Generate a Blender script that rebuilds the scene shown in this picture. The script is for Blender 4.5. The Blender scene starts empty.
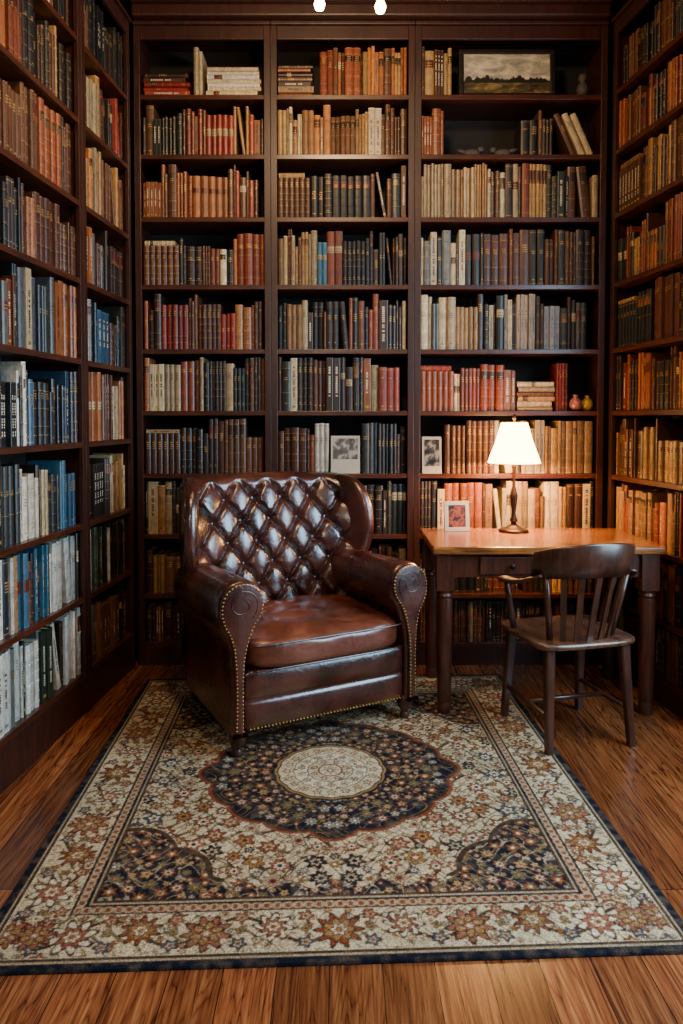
import bpy, math, random
import numpy as np
from mathutils import Matrix, Vector
random.seed(11); rng=np.random.RandomState(5)
SC=bpy.context.scene; COL=SC.collection
F=720.0; HZ=1.4
def lin(c): 
    return c/12.92 if c<=.04045 else ((c+.055)/1.055)**2.4
def hx(s,k=1.0):
    s=s.lstrip('#'); return tuple(lin(int(s[i:i+2],16)/255)*k for i in (0,2,4))
# ---------------------------------------------------------------- materials
def newmat(name):
    m=bpy.data.materials.new(name); m.use_nodes=True
    nt=m.node_tree; b=nt.nodes['Principled BSDF']; return m,nt,b
def N(nt,t,**k):
    n=nt.nodes.new(t)
    for a,v in k.items():
        if a in n.inputs: n.inputs[a].default_value=v
        else: setattr(n,a,v)
    return n
def ramp(nt,stops):
    r=nt.nodes.new('ShaderNodeValToRGB'); e=r.color_ramp.elements
    while len(e)<len(stops): e.new(.5)
    for i,(p,c) in enumerate(stops):
        e[i].position=p; e[i].color=(*c,1)
    return r
def mapped(nt,scale,coord='Object'):
    tc=nt.nodes.new('ShaderNodeTexCoord'); mp=nt.nodes.new('ShaderNodeMapping')
    mp.inputs['Scale'].default_value=scale
    nt.links.new(tc.outputs[coord],mp.inputs['Vector']); return mp
def wood(name,c1,c2,scale=(3,3,3),rough=.4,stretch='z',coat=.2,bump=.1,lo=.3,hi=.7):
    m,nt,b=newmat(name)
    s={'x':(.12,1,1),'y':(1,.12,1),'z':(1,1,.12)}[stretch]
    mp=mapped(nt,tuple(a*q*6 for a,q in zip(scale,s)))
    n=N(nt,'ShaderNodeTexNoise',Scale=2.2,Detail=8,Roughness=.65,Distortion=.8)
    nt.links.new(mp.outputs[0],n.inputs['Vector'])
    r=ramp(nt,[(lo,c1),(hi,c2)]); nt.links.new(n.outputs['Fac'],r.inputs[0])
    nt.links.new(r.outputs[0],b.inputs['Base Color'])
    b.inputs['Roughness'].default_value=rough; b.inputs['Coat Weight'].default_value=coat; b.inputs['Coat Roughness'].default_value=.25
    bp=N(nt,'ShaderNodeBump',Strength=bump,Distance=.002); nt.links.new(n.outputs['Fac'],bp.inputs['Height']); nt.links.new(bp.outputs[0],b.inputs['Normal'])
    return m
def plain(name,c,rough=.5,metal=0,noise=.25,nscale=30,bump=0.0,**k):
    m,nt,b=newmat(name)
    mp=mapped(nt,(1,1,1)); n=N(nt,'ShaderNodeTexNoise',Scale=nscale,Detail=4)
    nt.links.new(mp.outputs[0],n.inputs['Vector'])
    r=ramp(nt,[(.3,tuple(x*(1-noise) for x in c)),(.7,tuple(min(1,x*(1+noise)) for x in c))])
    nt.links.new(n.outputs['Fac'],r.inputs[0]); nt.links.new(r.outputs[0],b.inputs['Base Color'])
    b.inputs['Roughness'].default_value=rough; b.inputs['Metallic'].default_value=metal
    if bump:
        bp=N(nt,'ShaderNodeBump',Strength=bump,Distance=.002); nt.links.new(n.outputs['Fac'],bp.inputs['Height']); nt.links.new(bp.outputs[0],b.inputs['Normal'])
    for a,v in k.items(): b.inputs[a.replace('_',' ')].default_value=v
    return m
M_case=wood('dark_mahogany',hx('1a0a06'),hx('3c190f'),rough=.4,stretch='z',coat=.1)
M_shelf=wood('dark_mahogany_shelf',hx('260f07'),hx('522614'),rough=.34,stretch='x',coat=.15)
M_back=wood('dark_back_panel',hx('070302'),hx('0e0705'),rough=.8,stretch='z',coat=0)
M_wall=plain('dark_painted_wall',hx('20140f'),.8,nscale=8)
M_ceil=wood('dark_ceiling_wood',hx('150b08'),hx('2c1812'),rough=.5,stretch='x')
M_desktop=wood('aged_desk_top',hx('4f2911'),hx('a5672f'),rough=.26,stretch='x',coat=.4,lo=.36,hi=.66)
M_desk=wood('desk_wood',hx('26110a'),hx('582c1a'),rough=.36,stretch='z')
M_chairw=wood('chair_wood',hx('210f09'),hx('4f2c1d'),rough=.33,stretch='z',coat=.4)
M_seatw=wood('polished_seat_wood',hx('2a150d'),hx('6e4a36'),rough=.26,stretch='y',coat=.5)
M_brass=plain('brass',hx('b08a50'),.35,1.0,nscale=60)
M_bronze=plain('aged_bronze',hx('33221a'),.4,.7)
M_darkmetal=plain('dark_metal',hx('1a1512'),.45,.7)
M_frame=plain('black_gilt_frame',hx('1c140e'),.4,.2)
M_stone=plain('carved_stone',hx('3c352e'),.7,nscale=40,bump=.4)
M_cer=plain('dusky_pink_ceramic',hx('8f524a'),.25,nscale=20,noise=.1)
M_cer2=plain('yellow_ceramic',hx('a17a1c'),.25,nscale=20,noise=.2)
M_white=plain('white_painted_wood',hx('a89f8e'),.4,noise=.08)
# book material
M_book,nt,b=newmat('book_cloth_and_leather')
at=N(nt,'ShaderNodeAttribute',attribute_name='Col')
mp=mapped(nt,(1,1,.35)); n=N(nt,'ShaderNodeTexNoise',Scale=70,Detail=5,Roughness=.7); nt.links.new(mp.outputs[0],n.inputs['Vector'])
r=ramp(nt,[(.30,(.46,.43,.4)),(.5,(.88,.85,.82)),(.75,(1.34,1.28,1.2))]); nt.links.new(n.outputs['Fac'],r.inputs[0])
mx=N(nt,'ShaderNodeMix',data_type='RGBA',blend_type='MULTIPLY'); mx.inputs['Factor'].default_value=1
nt.links.new(at.outputs['Color'],mx.inputs['A']); nt.links.new(r.outputs[0],mx.inputs['B'])
nt.links.new(mx.outputs['Result'],b.inputs['Base Color'])
inv=N(nt,'ShaderNodeMath',operation='SUBTRACT'); inv.inputs[0].default_value=1; nt.links.new(at.outputs['Alpha'],inv.inputs[1])
ml=N(nt,'ShaderNodeMath',operation='MULTIPLY'); ml.inputs[1].default_value=.6; nt.links.new(inv.outputs[0],ml.inputs[0]); nt.links.new(ml.outputs[0],b.inputs['Metallic'])
b.inputs['Roughness'].default_value=.42
M_pages=plain('paper_pages',hx('a8966f'),.85,nscale=120,noise=.15)
def leather(name,cols,r0=.22,r1=.36,bs=.3):
    m,nt,b=newmat(name)
    mp=mapped(nt,(1,1,1))
    n=N(nt,'ShaderNodeTexNoise',Scale=5,Detail=7,Roughness=.6,Distortion=.4); nt.links.new(mp.outputs[0],n.inputs['Vector'])
    r=ramp(nt,[(.30,cols[0]),(.5,cols[1]),(.76,cols[2])]); nt.links.new(n.outputs['Fac'],r.inputs[0]); nt.links.new(r.outputs[0],b.inputs['Base Color'])
    r2=ramp(nt,[(.3,(r0,)*3),(.75,(r1,)*3)]); nt.links.new(n.outputs['Fac'],r2.inputs[0]); nt.links.new(r2.outputs[0],b.inputs['Roughness'])
    v=N(nt,'ShaderNodeTexVoronoi',Scale=260); nt.links.new(mp.outputs[0],v.inputs['Vector'])
    n3=N(nt,'ShaderNodeTexNoise',Scale=20,Detail=5,Distortion=1.0); nt.links.new(mp.outputs[0],n3.inputs['Vector'])
    ad=N(nt,'ShaderNodeMath',operation='MULTIPLY_ADD'); ad.inputs[1].default_value=.1; nt.links.new(v.outputs['Distance'],ad.inputs[0]); nt.links.new(n3.outputs['Fac'],ad.inputs[2])
    bp=N(nt,'ShaderNodeBump',Strength=bs,Distance=.008); nt.links.new(ad.outputs[0],bp.inputs['Height']); nt.links.new(bp.outputs[0],b.inputs['Normal'])
    b.inputs['Coat Weight'].default_value=.5; b.inputs['Coat Roughness'].default_value=.2; b.inputs['Specular IOR Level'].default_value=.9
    return m
M_leather=leather('oxblood_brown_leather',[hx('1b0806'),hx('3c160d'),hx('622e1d')])
M_leather2=leather('worn_brown_leather',[hx('32120a'),hx('612c1a'),hx('8a5038')],.26,.40,.4)
# floor
M_floor,nt,b=newmat('oak_floorboards')
tc=nt.nodes.new('ShaderNodeTexCoord'); mp=nt.nodes.new('ShaderNodeMapping'); mp.inputs['Rotation'].default_value=(0,0,math.radians(90)); mp.inputs['Location'].default_value=(2.1,.03,0)
nt.links.new(tc.outputs['Object'],mp.inputs['Vector'])
bk=N(nt,'ShaderNodeTexBrick',Scale=1.0); bk.offset=.43; bk.offset_frequency=3; bk.inputs['Brick Width'].default_value=2.9; bk.inputs['Row Height'].default_value=.135
bk.inputs['Mortar Size'].default_value=.0014; bk.inputs['Mortar Smooth'].default_value=.1; bk.inputs['Color1'].default_value=(0,0,0,1); bk.inputs['Color2'].default_value=(1,1,1,1); bk.inputs['Mortar'].default_value=(.5,.5,.5,1)
nt.links.new(mp.outputs[0],bk.inputs['Vector'])
off=N(nt,'ShaderNodeVectorMath',operation='MULTIPLY_ADD'); nt.links.new(bk.outputs['Color'],off.inputs[0]); off.inputs[1].default_value=(7,3,11); nt.links.new(tc.outputs['Object'],off.inputs[2])
mp2=nt.nodes.new('ShaderNodeMapping'); mp2.inputs['Scale'].default_value=(8,.7,1); nt.links.new(off.outputs[0],mp2.inputs['Vector'])
n=N(nt,'ShaderNodeTexNoise',Scale=1.3,Detail=3,Roughness=.5,Distortion=.4); nt.links.new(mp2.outputs[0],n.inputs['Vector'])
rg=N(nt,'ShaderNodeMath',operation='MULTIPLY'); rg.inputs[1].default_value=55; nt.links.new(n.outputs['Fac'],rg.inputs[0])
sn=N(nt,'ShaderNodeMath',operation='SINE'); nt.links.new(rg.outputs[0],sn.inputs[0])
ab=N(nt,'ShaderNodeMath',operation='ABSOLUTE'); nt.links.new(sn.outputs[0],ab.inputs[0])
sq=N(nt,'ShaderNodeMath',operation='POWER'); nt.links.new(ab.outputs[0],sq.inputs[0]); sq.inputs[1].default_value=.4
mp3=nt.nodes.new('ShaderNodeMapping'); mp3.inputs['Scale'].default_value=(52,1.6,1); nt.links.new(off.outputs[0],mp3.inputs['Vector'])
nf=N(nt,'ShaderNodeTexNoise',Scale=1.6,Detail=8,Roughness=.76); nt.links.new(mp3.outputs[0],nf.inputs['Vector'])
ma=N(nt,'ShaderNodeMath',operation='MULTIPLY_ADD'); ma.inputs[1].default_value=.22; nt.links.new(sq.outputs[0],ma.inputs[0]); nt.links.new(nf.outputs['Fac'],ma.inputs[2])
r=ramp(nt,[(.40,hx('1f0c07')),(.54,hx('562b17')),(.70,hx('864c2a')),(.90,hx('ae7648'))]); nt.links.new(ma.outputs[0],r.inputs[0])
r3=ramp(nt,[(0,(.48,.43,.39)),(.5,(.82,.76,.71)),(1,(1.18,1.1,1.02))]); nt.links.new(bk.outputs['Color'],r3.inputs[0])
mx=N(nt,'ShaderNodeMix',data_type='RGBA',blend_type='MULTIPLY'); mx.inputs['Factor'].default_value=1
nt.links.new(r.outputs[0],mx.inputs['A']); nt.links.new(r3.outputs[0],mx.inputs['B'])
mx2=N(nt,'ShaderNodeMix',data_type='RGBA'); nt.links.new(bk.outputs['Fac'],mx2.inputs['Factor']); nt.links.new(mx.outputs['Result'],mx2.inputs['A']); mx2.inputs['B'].default_value=(*hx('160a05'),1)
nt.links.new(mx2.outputs['Result'],b.inputs['Base Color']); b.inputs['Roughness'].default_value=.25
bp=N(nt,'ShaderNodeBump',Strength=.2,Distance=.003); nt.links.new(ma.outputs[0],bp.inputs['Height']); nt.links.new(bp.outputs[0],b.inputs['Normal'])
# rug
M_rug,nt,b=newmat('persian_wool_pile')
at=N(nt,'ShaderNodeAttribute',attribute_name='Col')
mp=mapped(nt,(1,1,1)); n=N(nt,'ShaderNodeTexNoise',Scale=210,Detail=3); nt.links.new(mp.outputs[0],n.inputs['Vector'])
r=ramp(nt,[(.32,(.52,.5,.48)),(.7,(1.4,1.37,1.32))]); nt.links.new(n.outputs['Fac'],r.inputs[0])
mx=N(nt,'ShaderNodeMix',data_type='RGBA',blend_type='MULTIPLY'); mx.inputs['Factor'].default_value=1
nt.links.new(at.outputs['Color'],mx.inputs['A']); nt.links.new(r.outputs[0],mx.inputs['B']); nt.links.new(mx.outputs['Result'],b.inputs['Base Color'])
b.inputs['Roughness'].default_value=.95; b.inputs['Specular IOR Level'].default_value=.15
bp=N(nt,'ShaderNodeBump',Strength=.7,Distance=.005); nt.links.new(n.outputs['Fac'],bp.inputs['Height']); nt.links.new(bp.outputs[0],b.inputs['Normal'])
# lamp shade, bulb, pictures
M_shade,nt,b=newmat('cream_fabric_shade')
b.inputs['Base Color'].default_value=(*hx('f2dcb8'),1); b.inputs['Roughness'].default_value=.9
b.inputs['Emission Color'].default_value=(1,.52,.17,1); b.inputs['Emission Strength'].default_value=30
M_bulb,nt,b=newmat('glowing_bulb'); b.inputs['Emission Color'].default_value=(1,.68,.34,1); b.inputs['Emission Strength'].default_value=22
M_paint,nt,b=newmat('landscape_painting')
tc=nt.nodes.new('ShaderNodeTexCoord'); sp=nt.nodes.new('ShaderNodeSeparateXYZ'); nt.links.new(tc.outputs['Object'],sp.inputs[0])
mp=nt.nodes.new('ShaderNodeMapping'); mp.inputs['Scale'].default_value=(9,9,22); nt.links.new(tc.outputs['Object'],mp.inputs['Vector'])
n=N(nt,'ShaderNodeTexNoise',Scale=1.1,Detail=7,Roughness=.65,Distortion=.5); nt.links.new(mp.outputs[0],n.inputs['Vector'])
rs_=ramp(nt,[(.33,hx('6d6a62')),(.47,hx('948b78')),(.6,hx('bfae8e')),(.72,hx('d8c8a6'))]); nt.links.new(n.outputs['Fac'],rs_.inputs[0])
rgd=ramp(nt,[(.35,hx('1e1a10')),(.5,hx('4a3c20')),(.65,hx('8a7040'))]); nt.links.new(n.outputs['Fac'],rgd.inputs[0])
mp=nt.nodes.new('ShaderNodeMapping'); mp.inputs['Scale'].default_value=(22,1,1); nt.links.new(tc.outputs['Object'],mp.inputs['Vector'])
n2=N(nt,'ShaderNodeTexNoise',Scale=1.0,Detail=5,Roughness=.6); nt.links.new(mp.outputs[0],n2.inputs['Vector'])
a1=N(nt,'ShaderNodeMath',operation='MULTIPLY_ADD'); a1.inputs[1].default_value=-.13; nt.links.new(n2.outputs['Fac'],a1.inputs[0]); nt.links.new(sp.outputs['Z'],a1.inputs[2])
th_=N(nt,'ShaderNodeMath',operation='GREATER_THAN'); th_.inputs[1].default_value=.05; nt.links.new(a1.outputs[0],th_.inputs[0])
th2=N(nt,'ShaderNodeMath',operation='GREATER_THAN'); th2.inputs[1].default_value=.088; nt.links.new(sp.outputs['Z'],th2.inputs[0])
m1=N(nt,'ShaderNodeMix',data_type='RGBA'); nt.links.new(th2.outputs[0],m1.inputs['Factor']); nt.links.new(rgd.outputs[0],m1.inputs['A']); m1.inputs['B'].default_value=(*hx('1c1a12'),1)
m2=N(nt,'ShaderNodeMix',data_type='RGBA'); nt.links.new(th_.outputs[0],m2.inputs['Factor']); nt.links.new(m1.outputs['Result'],m2.inputs['A']); nt.links.new(rs_.outputs[0],m2.inputs['B'])
nt.links.new(m2.outputs['Result'],b.inputs['Base Color']); b.inputs['Roughness'].default_value=.4
def photo_mat(name,c1,c2,c3):
    m,nt,b=newmat(name)
    tc=nt.nodes.new('ShaderNodeTexCoord')
    n=N(nt,'ShaderNodeTexNoise',Scale=22,Detail=3); nt.links.new(tc.outputs['Object'],n.inputs['Vector'])
    r=ramp(nt,[(.4,c1),(.5,c2),(.6,c3)]); nt.links.new(n.outputs['Fac'],r.inputs[0]); nt.links.new(r.outputs[0],b.inputs['Base Color']); b.inputs['Roughness'].default_value=.3
    return m
M_photo=photo_mat('small_colour_print',hx('1c0c08'),hx('8a3f14'),hx('3a1c10'))
M_photo2=photo_mat('monochrome_print',hx('121212'),hx('3a3835'),hx('8f8a7d'))
# ---------------------------------------------------------------- helpers
def link(o,parent=None):
    COL.objects.link(o)
    if parent is not None: o.parent=parent
    return o
def mk(name,verts,faces,mat,parent=None,smooth=False):
    me=bpy.data.meshes.new(name); me.from_pydata([tuple(v) for v in verts],[],faces); me.update()
    if mat: me.materials.append(mat)
    if smooth: me.polygons.foreach_set('use_smooth',[True]*len(me.polygons))
    o=bpy.data.objects.new(name,me); return link(o,parent)
def top(o,label,cat,group=None,kind=None):
    o['label']=label; o['category']=cat
    if group:o['group']=group
    if kind:o['kind']=kind
    return o
def empty(name,loc,rz=0,label='',cat=''):
    o=bpy.data.objects.new(name,None); o.empty_display_size=.1; o.location=loc; o.rotation_euler=(0,0,rz); link(o); top(o,label,cat); return o
def boxvf(x0,x1,y0,y1,z0,z1,base=0):
    v=[(x0,y0,z0),(x1,y0,z0),(x1,y1,z0),(x0,y1,z0),(x0,y0,z1),(x1,y0,z1),(x1,y1,z1),(x0,y1,z1)]
    f=[(0,3,2,1),(4,5,6,7),(0,1,5,4),(1,2,6,5),(2,3,7,6),(3,0,4,7)]
    return v,[tuple(i+base for i in q) for q in f]
def boxes(name,bl,mat,parent=None,bevel=0,seg=2,smooth=False):
    V=[];Fc=[]
    for bx in bl:
        v,f=boxvf(*bx,base=len(V)); V+=v; Fc+=f
    o=mk(name,V,Fc,mat,parent,smooth)
    if bevel:
        m=o.modifiers.new('bevel','BEVEL'); m.width=bevel; m.segments=seg; m.limit_method='ANGLE'
    return o
def lathe_vf(prof,seg=24,base=0,cx=0,cy=0):
    V=[];Fc=[]
    for (r,z) in prof:
        for i in range(seg):
            a=2*math.pi*i/seg; V.append((cx+r*math.cos(a),cy+r*math.sin(a),z))
    for j in range(len(prof)-1):
        for i in range(seg):
            k=(i+1)%seg
            Fc.append((base+j*seg+i,base+j*seg+k,base+(j+1)*seg+k,base+(j+1)*seg+i))
    Fc.append(tuple(base+i for i in reversed(range(seg)))); n=(len(prof)-1)*seg
    Fc.append(tuple(base+n+i for i in range(seg)))
    return V,Fc
def lathe(name,prof,mat,parent=None,seg=24,loc=(0,0,0)):
    V,Fc=lathe_vf(prof,seg,0); o=mk(name,V,Fc,mat,parent,True); o.location=loc; return o
def turned(name,p0,p1,radii,mat,parent=None,seg=14):
    p0=Vector(p0);p1=Vector(p1); d=(p1-p0); L=d.length; q=d.to_track_quat('Z','Y').to_matrix()
    V,Fc=lathe_vf([(r,t*L) for t,r in radii],seg)
    V=[p0+q@Vector(v) for v in V]
    return mk(name,V,Fc,mat,parent,True)
def catmull(P,n=6,closed=True):
    out=[];m=len(P);rg=range(m) if closed else range(m-1)
    for i in rg:
        g=lambda k:(P[k%m] if closed else P[max(0,min(m-1,k))])
        p0,p1,p2,p3=[np.array(g(i+k),float) for k in (-1,0,1,2)]
        for j in range(n):
            t=j/n; out.append(.5*((2*p1)+(-p0+p2)*t+(2*p0-5*p1+4*p2-p3)*t*t+(-p0+3*p1-3*p2+p3)*t**3))
    if not closed: out.append(np.array(P[-1],float))
    return np.array(out)
def offset_poly(P,d):
    a=np.roll(P,1,0); c=np.roll(P,-1,0); t=c-a; t/=np.linalg.norm(t,axis=1)[:,None]+1e-9
    area=.5*np.sum(P[:,0]*np.roll(P[:,1],-1)-np.roll(P[:,0],-1)*P[:,1])
    nrm=np.stack([-t[:,1],t[:,0]],1)*(1 if area>0 else -1)
    return P+nrm*d
def puffy(name,P,t0,t1,rad,axes,mat,parent=None,steps=5,dome=0.0,fn=None,fan=True):
    V=[];Fc=[]
    L=[(t0+rad*(1-math.sin(math.pi/2*(1-i/steps))) , rad*(1-math.cos(math.pi/2*(1-i/steps)))) for i in range(steps+1)]
    M=[(t1-(t-t0),ins) for t,ins in reversed(L)]
    n=len(P); lay=L+M; cen=P.mean(0)
    def addring(Q,t): 
        s=len(V)
        for q in Q: V.append(axes(q[0],q[1],t))
        return s
    idx=[addring(offset_poly(P,ins),t) for t,ins in lay]
    if not fan:
        Fc.append(tuple(reversed(range(idx[0],idx[0]+n)))); Fc.append(tuple(range(idx[-1],idx[-1]+n)))
    else:
      for side,(t,ins) in ((0,lay[0]),(1,lay[-1])):
        Q=offset_poly(P,ins); prev=idx[0] if side==0 else idx[-1]; sg=-1 if side==0 else 1
        for k,s in enumerate((.75,.5,.25)):
            Q2=cen+(Q-cen)*s; cur=addring(Q2,t+sg*dome*(1-s*s))
            for i in range(n):
                j=(i+1)%n
                Fc.append((prev+i,prev+j,cur+j,cur+i) if side else (prev+j,prev+i,cur+i,cur+j))
            prev=cur
        V.append(axes(cen[0],cen[1],t+sg*dome)); c=len(V)-1
        for i in range(n):
            j=(i+1)%n
            Fc.append((prev+i,prev+j,c) if side else (prev+j,prev+i,c))
    for a,b2 in zip(idx[:-1],idx[1:]):
        for i in range(n):
            j=(i+1)%n; Fc.append((a+i,a+j,b2+j,b2+i))
    if fn: V=[fn(v) for v in V]
    o=mk(name,V,Fc,mat,parent,True)
    import bmesh
    bm=bmesh.new(); bm.from_mesh(o.data); bmesh.ops.recalc_face_normals(bm,faces=bm.faces); bm.to_mesh(o.data); bm.free()
    return o
def sblock(name,x0,x1,y0,y1,z0,z1,p=5,mat=None,parent=None,n=14,fn=None):
    V=[];Fc=[];cx,cy,cz=(x0+x1)/2,(y0+y1)/2,(z0+z1)/2;hx_,hy,hz=(x1-x0)/2,(y1-y0)/2,(z1-z0)/2
    idx={}
    def key(a,b2,c): 
        k=(a,b2,c)
        if k not in idx:
            u=[2*q/n-1 for q in k]
            u=[math.copysign(abs(q)**.8,q) for q in u]
            s=sum(abs(q)**p for q in u)**(1/p); u=[q/s for q in u]
            idx[k]=len(V); V.append((cx+u[0]*hx_,cy+u[1]*hy,cz+u[2]*hz))
        return idx[k]
    for i in range(n):
        for j in range(n):
            for s in (0,n):
                q=[key(s,i,j),key(s,i+1,j),key(s,i+1,j+1),key(s,i,j+1)]; Fc.append(tuple(q if s else q[::-1]))
                q=[key(i,s,j),key(i+1,s,j),key(i+1,s,j+1),key(i,s,j+1)]; Fc.append(tuple(q[::-1] if s else q))
                q=[key(i,j,s),key(i+1,j,s),key(i+1,j+1,s),key(i,j+1,s)]; Fc.append(tuple(q if s else q[::-1]))
    if fn: V=[fn(v) for v in V]
    return mk(name,V,Fc,mat,parent,True)
def tube(name,pts,r,mat,parent=None,seg=10,flat=1.0):
    V=[];Fc=[];pts=[Vector(p) for p in pts];n=len(pts)
    for i,p in enumerate(pts):
        t=(pts[min(n-1,i+1)]-pts[max(0,i-1)]).normalized()
        up=Vector((0,0,1)) if abs(t.z)<.95 else Vector((0,1,0))
        s=t.cross(up).normalized(); u=s.cross(t)
        rr=r[i] if isinstance(r,(list,tuple)) else r
        for k in range(seg):
            a=2*math.pi*k/seg; V.append(p+s*rr*math.cos(a)+u*rr*flat*math.sin(a))
    for i in range(n-1):
        for k in range(seg):
            j=(k+1)%seg; Fc.append((i*seg+k,i*seg+j,(i+1)*seg+j,(i+1)*seg+k))
    Fc.append(tuple(reversed(range(seg)))); Fc.append(tuple((n-1)*seg+k for k in range(seg)))
    return mk(name,V,Fc,mat,parent,True)
# ---------------------------------------------------------------- room
def struct(o): o['kind']='structure'; return o
CH=3.72
fl=struct(boxes('floor',[(-2.3,2.3,-1.2,4.6,-.1,0)],M_floor))
ce=struct(boxes('ceiling',[(-2.3,2.3,-1.2,4.6,CH,CH+.1)],M_ceil))
struct(boxes('wall_back',[(-2.3,2.3,4.37,4.47,0,CH)],M_wall))
LA=math.atan2(1,.075); RA=-math.atan2(1,.126)
LO=Vector((-1.286,2.435,0)); RO=Vector((1.497,4.040,0))
wl=struct(boxes('wall_left',[(-3.6,1.9,.315,.415,0,CH)],M_wall)); wl.location=LO; wl.rotation_euler=(0,0,LA)
wy0,wy1,wz0,wz1=1.30,2.85,.60,2.75
wr=struct(boxes('wall_right',[(-.3,wy0,.315,.415,0,CH),(wy1,5.2,.315,.415,0,CH),(wy0,wy1,.315,.415,0,wz0),(wy0,wy1,.315,.415,wz1,CH)],M_wall)); wr.location=RO; wr.rotation_euler=(0,0,RA)
wb=[(wy0,wy0+.06,.30,.40,wz0,wz1),(wy1-.06,wy1,.30,.40,wz0,wz1),(wy0,wy1,.30,.40,wz0,wz0+.06),(wy0,wy1,.30,.40,wz1-.06,wz1)]
for k in (1,2): 
    x=wy0+(wy1-wy0)*k/3; wb.append((x-.018,x+.018,.32,.36,wz0,wz1))
for k in (1,2,3):
    z=wz0+(wz1-wz0)*k/4; wb.append((wy0,wy1,.32,.36,z-.016,z+.016))
wi=struct(boxes('window_1',wb,M_white)); wi.location=RO; wi.rotation_euler=(0,0,RA)
struct(boxes('trim_1',[(-1.15,1.47,4.0,4.36,3.602,CH-.002),(-1.15,1.47,3.96,4.0,3.66,CH-.002)],M_case,bevel=.01))
# ---------------------------------------------------------------- bookcases
ZB=[.13,.41,.75,1.095,1.45,1.797,2.157,2.532,2.878,3.205]
ZL=[.20,.56,.91,1.295,1.685,2.06,2.42,2.80,3.17]
TOPZ=3.58; ST=.036; DEP=.30
def bookcase(W,zs,mat4,label):
    e=bpy.data.objects.new('bookcase',None); link(e); top(e,label,'bookcase'); e.matrix_world=mat4
    boxes('side_panel',[(0.0005,.02,.012,DEP-.012,0,TOPZ),(0.0005,ST,0,.022,0,TOPZ)],M_case,e,bevel=.002)
    boxes('side_panel',[(W-.02,W-.0005,.012,DEP-.012,0,TOPZ),(W-ST,W-.0005,0,.022,0,TOPZ)],M_case,e,bevel=.002)
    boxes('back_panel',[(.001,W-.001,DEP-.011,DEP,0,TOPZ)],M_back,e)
    boxes('plinth',[(ST,W-ST,.006,.026,0,zs[0]-.025)],M_case,e)
    boxes('cornice',[(ST,W-ST,.0,.022,TOPZ-.075,TOPZ),(.0005,W-.0005,-.015,DEP,TOPZ,TOPZ+.02)],M_case,e,bevel=.004)
    for z in zs:
        boxes('shelf',[(.021,W-.021,.004,DEP-.012,z-.026,z),],M_shelf,e,bevel=.002)
    return e
def T(x,y,rz): return Matrix.Translation((x,y,0))@Matrix.Rotation(rz,4,'Z')
UN=[]
bx=[-1.155,-.395,.408,1.478]
for i in range(3):
    UN.append(('B%d'%i,T(bx[i],4.06,0),bx[i+1]-bx[i],ZB))
ML=T(LO.x,LO.y,LA); MR=T(RO.x,RO.y,RA)
UN.append(('L2',ML,.985,ZL)); UN.append(('L1',ML@Matrix.Translation((.985,0,0)),.62,ZL)); UN.append(('R',MR,.99,ZB))
lab={'B0':'tall dark mahogany bookcase beside the leather armchair','B1':'tall dark mahogany bookcase behind the leather armchair','B2':'tall dark mahogany bookcase behind the desk and lamp','L2':'tall dark mahogany bookcase with blue and white books','L1':'narrow dark mahogany bookcase in the room corner','R':'tall dark mahogany bookcase beside the desk'}
for nme,m,W,zs in UN: bookcase(W,zs,m,lab[nme])
# ---------------------------------------------------------------- books
PAL={'DK':['1c1613','2a1d17','15171a','241812','30201a','1f2320','121212'],'BR':['4a2818','573118','3f2113','5f3c24','4b2f1e'],
'RU':['793c1d','854427','692e1a','8a5029'],'RD':['6e1c16','7f261a','5a1711','87342700'[:6]],'TN':['92703f','876037','9c7a48','765836'],
'CR':['b09e7a','9c8a66','bdad88','8d7a5a'],'WH':['bdb7a8','b0aa9b','cdc7b7','c2bdb0'],'BL':['182b41','1f3e54','121c2a','294f68','315d74'],
'GN':['222c24','2f3929','1e2c28'],'GY':['535350','6c685f','404245'],'OR':['96582a','a26a36','864d26']}
CN={'DK':'dark brown-black','BR':'brown','RU':'rust-coloured','RD':'deep red','TN':'tan','CR':'cream','WH':'white','BL':'blue','GN':'dark green','GY':'grey','OR':'orange-brown'}
LIGHT={'CR','WH','TN','GY','OR'}
GILT=(*hx('b8924a'),.4)
class Acc:
    def __init__(s): s.V=[];s.F=[];s.C=[]
    def q(s,pts,col):
        b0=len(s.V); s.V+=pts; s.F.append(tuple(range(b0,b0+len(pts)))); s.C.append(col)
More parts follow.
